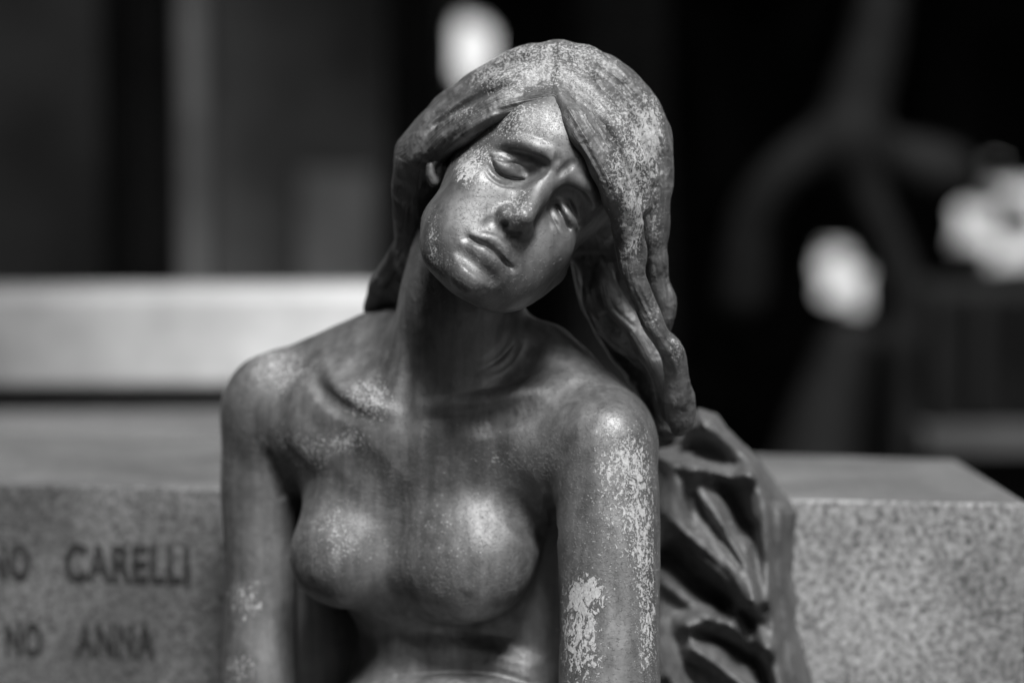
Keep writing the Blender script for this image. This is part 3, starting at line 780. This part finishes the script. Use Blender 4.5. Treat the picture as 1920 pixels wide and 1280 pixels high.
WEAR_HAIR = [(1190, 330, 40, 130, .5, .5, .5), (1150, 210, 80, 70, .32, .5, .5), (1183, 430, 22, 60, .8, .4, .5), (1060, 110, 110, 40, .4, .8, .5), (950, 135, 90, 45, .38, .8, .5),
             (860, 212, 50, 22, .3, .5, .3), (1225, 260, 25, 90, .6, .4, .4), (1230, 430, 12, 60, .4, .4, .4), (1270, 650, 20, 50, .45, .5, .4), (1225, 590, 18, 60, .25, .4, .4), (1150, 330, 30, 40, .4, .4, .4)]
WEAR_DRAPE = [(1380, 1060, 60, 80, .25, .2, .2), (1330, 960, 80, 80, .2, .2, .2), (1390, 1180, 50, 40, .3, .2, .2)]
def figure(sc, name, lo, hi, step, mat, wear):
    V, F = sc.mesh(lo, hi, step)
    o = mesh_object(name, V, F, mat, statue, origin=np.array(statue.location)); wear_attr(o, V, wear)
    if name == 'hair':
        at = o.data.attributes.new('strand', 'FLOAT', 'POINT'); at.data.foreach_set('value', strand_coord(V))
    return o
QUAL = 0.0015
figure(B, 'body', (-.30, 1.88, -.53), (.16, 2.55, .25), QUAL, M_BODY, WEAR_BODY)
figure(HAIR, 'hair', (-.18, 2.05, -.12), (.22, 2.46, .30), QUAL, M_HAIR, WEAR_HAIR)
figure(DRAPE, 'drapery', (-.25, 2.25, -.50), (.33, 2.56, -.05), QUAL * 1.4, M_DRAPE, WEAR_DRAPE)

# ---------------------------------------------------------------- neighbouring tomb, pale marble, on the left
Y1 = 4.1
nt_ = tag(empty('marble_tomb', (wx(200, Y1), Y1 + .4, 0)), 'low pale marble tomb with overhanging slab behind the granite block', 'tomb')
def span(u0, u1, Y, dep, z0, z1, mat, name, parent, bevel=.008, skew=0.0):
    x0, x1 = wx(u0, Y), wx(u1, Y)
    return prism(name, [(x0, Y), (x1, Y + skew), (x1, Y + dep + skew), (x0, Y + dep)], z0, z1, mat, parent, bevel)
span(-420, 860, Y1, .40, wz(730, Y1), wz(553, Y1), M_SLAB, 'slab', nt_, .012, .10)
span(-380, 840, Y1 + .10, .28, wz(775, Y1), wz(731, Y1), M_DARK, 'recess', nt_, 0, .10)  # near-black strip standing in for the shadow under the slab
span(-500, 880, Y1 - .45, 1.5, 0, wz(776, Y1), M_LEDGE, 'plinth', nt_, .008, .10)

# ---------------------------------------------------------------- mausoleum, far left
Y2 = 7.6
ma = tag(empty('mausoleum', (wx(300, Y2), Y2 + 1, 0)), 'dark stone mausoleum front with a pilaster and a black doorway', 'building')
span(-900, 190, Y2, 2.5, 0, 3.6, M_WALL, 'wall', ma, 0)
span(190, 338, Y2 + .55, 1.9, 0, 3.5, M_DARK, 'door', ma, 0)
span(338, 384, Y2 - .14, 2.0, 0, 3.55, M_PIL, 'pilaster', ma, .01)
span(384, 724, Y2 + .05, 2.0, 0, 3.58, M_POLISH, 'wall', ma, 0)
span(560, 700, Y2 - .02, .068, .2, wz(320, Y2), M_PIL, 'panel', ma, .01)
span(724, 832, Y2 + .30, 1.7, 0, 3.52, M_DARK, 'corner_pier', ma, .01)
span(-900, 800, Y2 - .35, 3.1, 3.62, 3.95, M_WALL, 'cornice', ma, .02)

# ---------------------------------------------------------------- dark bronze figure on the right, far out of focus
Y3 = 6.4
FIG = Sculpt()
def LF(pts, rpx):
    a_ = smooth(np.array([P(u, v, Y3 + dz) for u, v, dz in pts]), 3)
    FIG.tube(a_, np.interp(np.linspace(0, 1, len(a_)), np.linspace(0, 1, len(rpx)), [px(r, Y3) for r in rpx]), .05)
LF([(1655, -90, 0), (1642, 60, 0), (1612, 170, 0), (1590, 260, 0)], [46, 50, 58, 60])
LF([(1590, 262, 0), (1510, 296, 0), (1440, 362, .02), (1404, 440, .05), (1390, 560, .1)], [56, 50, 46, 46, 50])
LF([(1590, 260, 0), (1622, 360, 0), (1660, 450, 0), (1700, 560, 0), (1700, 660, .02)], [56, 42, 38, 38, 38])
LF([(1720, 320, .1), (1765, 330, .1)], [60, 66]); LF([(1620, 260, .05), (1720, 310, .1)], [36, 44])
LF([(1590, 640, 0), (1560, 740, 0), (1535, 860, 0), (1520, 1000, 0), (1510, 1600, 0)], [46, 66, 84, 100, 130])
LF([(1700, 650, 0), (1700, 760, 0), (1705, 900, 0), (1690, 1600, 0)], [34, 34, 44, 90])
LF([(1560, 650, .1), (1620, 630, .1), (1690, 650, .05)], [34, 30, 30])
V, F = FIG.mesh((.45, 5.9, -1.75), (1.45, 7.0, 1.05), .028)
fg = tag(mesh_object('bronze_figure', V, F, plain('figure_bronze', .008, .7, .0, 5, .3)), 'dark bronze figure with one arm raised, standing behind the granite block', 'statue')

# ---------------------------------------------------------------- yew trees added to shade the scene, and a hedge behind, with gaps to the light
rng = np.random.default_rng(21)
SHADE_TREES = [(-5.2, 4.0, 4.4), (-4.8, .4, 4.4), (-3.0, -2.8, 4.0), (.2, -4.4, 2.4), (5.6, 1.4, 3.0), (5.6, 4.8, 4.0)]  # unseen trees added around the camera, leaving mostly overhead sky light
def lumpy(c, r, n_leaf, seed, leaf=.05, bulge=.16):
    """a dense crown: a lumpy core covered in small leaf faces"""
    bm = bmesh.new(); bmesh.ops.create_icosphere(bm, subdivisions=4, radius=1)
    g = np.random.default_rng(seed); K = g.normal(size=(14, 3)) * 4.5; ph = g.uniform(0, 6.28, 14)
    V = np.array([v.co[:] for v in bm.verts]); F = [[v.index for v in f.verts] for f in bm.faces]; bm.free()
    def rad(d): return 1 + bulge * np.sin(d @ K.T + ph).sum(1) / 4
    core = V * (rad(V) * .96)[:, None] * r + c
    d = g.normal(size=(n_leaf, 3)); d /= np.linalg.norm(d, axis=1)[:, None]
    p = d * (rad(d) * g.uniform(.93, 1.06, n_leaf))[:, None] * r + c
    t1 = g.normal(size=(n_leaf, 3)); t1 -= (t1 * d).sum(1)[:, None] * d * .6; t1 /= np.linalg.norm(t1, axis=1)[:, None]
    t2 = np.cross(t1, d); s_ = g.uniform(.6, 1.4, n_leaf)[:, None] * leaf
    L = np.stack([p - t1 * s_, p + t2 * s_ * .4, p + t1 * s_, p - t2 * s_ * .4], 1).reshape(-1, 3)
    nV = len(core)
    return np.vstack([core, L]), F + [[nV + 4 * i, nV + 4 * i + 1, nV + 4 * i + 2, nV + 4 * i + 3] for i in range(n_leaf)]
def yew(x, y, z, r, seed, label, leaves=9000):
    t_ = tag(empty('shade_yew', (x, y, 0)), label, 'tree')
    V, F = lumpy(np.array([x, y, z]), np.array(r), leaves, seed)
    wobj('crown', V, F, M_LEAF, t_)
    n = 14; ring = []
    for k, (zz, rr) in enumerate([(0, .26), (.4, .19), (1.4, .16), (z, .12)]):
        ring += [(x + math.cos(i / n * 6.283) * rr * (1 + .12 * math.sin(i * 3 + k)), y + math.sin(i / n * 6.283) * rr, zz) for i in range(n)]
    wobj('trunk', ring, [(k * n + i, k * n + (i + 1) % n, (k + 1) * n + (i + 1) % n, (k + 1) * n + i) for k in range(3) for i in range(n)], M_BARK, t_, True)
    return t_
yew(-3.4, 9.0, 5.4, (3.2, 3.6, 1.7), 1, 'spreading dark yew tree added out of view to shade the mausoleum')  # crowns above the view, added to keep the background dark
yew(2.9, 8.6, 4.9, (3.4, 3.4, 2.0), 2, 'spreading dark yew tree added out of view to shade the bronze figure')
yew(.35, 8.2, 4.7, (2.2, 2.6, 1.8), 3, 'dark yew tree added to shade the space between the mausoleum and the bronze figure')
for i, (x, y, rz) in enumerate(SHADE_TREES):
    yew(x, y, rz * .78, (3.0, 3.0, rz), 60 + i, 'unseen dark yew tree added around the camera to cut low sky light', 4000)['group'] = 'unseen trees added for shade'
hedge_t = tag(empty('yew_hedge', (wx(1300, 11), 11.4, 0)), 'tall dark clipped yew hedge closing the background, with gaps of light', 'hedge')
def hedge_block(u0, u1, v0, v1, seed, Y=11.0, dep=.8):
    A = at_depth(u0, v1, Y); Bq = at_depth(u1, v0, Y); A[2] = max(A[2], 0)
    g = np.random.default_rng(seed); K = g.normal(size=(10, 3)) * 9; ph = g.uniform(0, 6.28, 10)
    lo = A; hi = np.array([Bq[0], Y + dep, Bq[2]]); V = []; F = []
    def nz(p): return np.sin(p @ K.T + ph).sum(1)[:, None] * .012
    for ax in range(3):
        for sd in (0, 1):
            o1, o2 = (ax + 1) % 3, (ax + 2) % 3
            n = 10; s1, s2 = np.meshgrid(np.linspace(0, 1, n), np.linspace(0, 1, n), indexing='ij')
            p = np.zeros((n * n, 3)); p[:, ax] = hi[ax] if sd else lo[ax]
            p[:, o1] = lo[o1] + s1.ravel() * (hi[o1] - lo[o1]); p[:, o2] = lo[o2] + s2.ravel() * (hi[o2] - lo[o2])
            p = p + nz(p) * np.sign(p - (lo + hi) / 2); b0 = len(V); V += [tuple(q) for q in p]
            F += [(b0 + i * n + j, b0 + (i + 1) * n + j, b0 + (i + 1) * n + j + 1, b0 + i * n + j + 1) for i in range(n - 1) for j in range(n - 1)]
    m = int(1500 * max(.15, (hi[0] - lo[0]) * (hi[2] - lo[2])))
    p = lo + g.random((m, 3)) * (hi - lo); ax = g.choice([0, 1, 1, 2], m)
    for i in range(m): p[i, ax[i]] = lo[ax[i]] if (ax[i] == 1 or g.random() < .5) else hi[ax[i]]
    t1 = g.normal(size=(m, 3)) * .03; t2 = g.normal(size=(m, 3)) * .014
    for i in range(m):
        b0 = len(V); V += [tuple(p[i] - t1[i]), tuple(p[i] + t2[i]), tuple(p[i] + t1[i]), tuple(p[i] - t2[i])]; F.append((b0, b0 + 1, b0 + 2, b0 + 3))
    return wobj('foliage', V, F, M_LEAF, hedge_t)
for i, q in enumerate([(700, 942, -160, 4), (700, 942, 182, 950), (940, 1248, -160, 950), (1247, 1264, -160, 425), (1247, 1264, 535, 950), (1263, 1318, -160, 950), (1317, 1336, -160, 432), (1317, 1336, 452, 950),
                       (1335, 1546, -160, 950), (1545, 1662, -160, 448), (1545, 1662, 606, 950), (1661, 1800, -160, 950), (1799, 2500, -160, 292), (1799, 2500, 522, 950)]):
    hedge_block(*q, 40 + i)
def clump(u, v, rpx, seed):
    V, F = lumpy(at_depth(u, v, 11.3), np.array([px(rpx, 11), .3, px(rpx, 11)]), 500, seed, .03, .3); wobj('foliage', V, F, M_LEAF, hedge_t)
for i, q in enumerate([(1655, 470, 48), (1560, 600, 30), (1800, 318, 42), (1806, 500, 34), (1898, 412, 26), (1935, 300, 44), (1862, 540, 34), (1840, 372, 14), (1880, 330, 16), (836, 0, 34), (942, 8, 40), (950, 170, 38), (836, 176, 30)]): clump(*q, 90 + i)
# pale memorials standing in the sun beyond the hedge
Y4 = 17.0
def memorial(u0, u1, v0, label, plaque=False):
    c = tag(empty('marble_headstone', (wx((u0 + u1) / 2, Y4), Y4, 0)), label, 'headstone')
    x0, x1 = wx(u0, Y4), wx(u1, Y4); zt_ = wz(v0, Y4); w = x1 - x0; n = 14
    prof = [(x0, .0), (x1, .0), (x1, zt_ - w * .2)] + [((x0 + x1) / 2 + w / 2 * math.cos(a_), zt_ - w * .2 + w * .2 * math.sin(a_)) for a_ in np.linspace(.1, math.pi - .1, n)] + [(x0, zt_ - w * .2)]
    k = len(prof)
    V = [(x, Y4, z) for x, z in prof] + [(x, Y4 + .25, z) for x, z in prof]
    wobj('slab', V, [tuple(range(k)), tuple(range(2 * k - 1, k - 1, -1))] + [(i, i + k, (i + 1) % k + k, (i + 1) % k) for i in range(k)], M_MARBLE, c)
    prism('base', [(x0 - .12, Y4 - .15), (x1 + .12, Y4 - .15), (x1 + .12, Y4 + .4), (x0 - .12, Y4 + .4)], 0, .22, M_MARBLE, c, .01)
    if plaque:
        prism('plaque', [(x0 + w * .42, Y4 - .03), (x0 + w * .9, Y4 - .03), (x0 + w * .9, Y4 + .01), (x0 + w * .42, Y4 + .01)], wz(450, Y4), wz(362, Y4), M_WALL, c)
memorial(1520, 1660, 455, 'pale sunlit marble headstone glimpsed under the raised arm of the dark bronze figure')
memorial(1770, 2010, 262, 'tall pale marble headstone added for the light through foliage in the gap of the hedge beside the dark tomb')  # marble put here in place of bright foliage
memorial(1220, 1345, 410, 'pale sunlit marble headstone glimpsed between the hedge and the hair of the statue')
# dark tomb on the right
Y5 = 6.3
dt = tag(empty('dark_tomb', (wx(1920, Y5), Y5 + .5, 0)), 'dark stone tomb with a framed panel to the right of the bronze figure', 'tomb')
span(1752, 2300, Y5, 1.2, 0, wz(552, Y5), M_DARK, 'body', dt, .01)
span(1752, 1786, Y5 - .05, .048, wz(800, Y5), wz(560, Y5), M_WALL, 'frame', dt, .005)
span(1830, 1860, Y5 - .03, .028, wz(780, Y5), wz(560, Y5), M_WALL, 'moulding', dt, .004)
span(1740, 2320, Y5 - .14, .138, wz(838, Y5), wz(795, Y5), M_PIL, 'ledge', dt, .006)
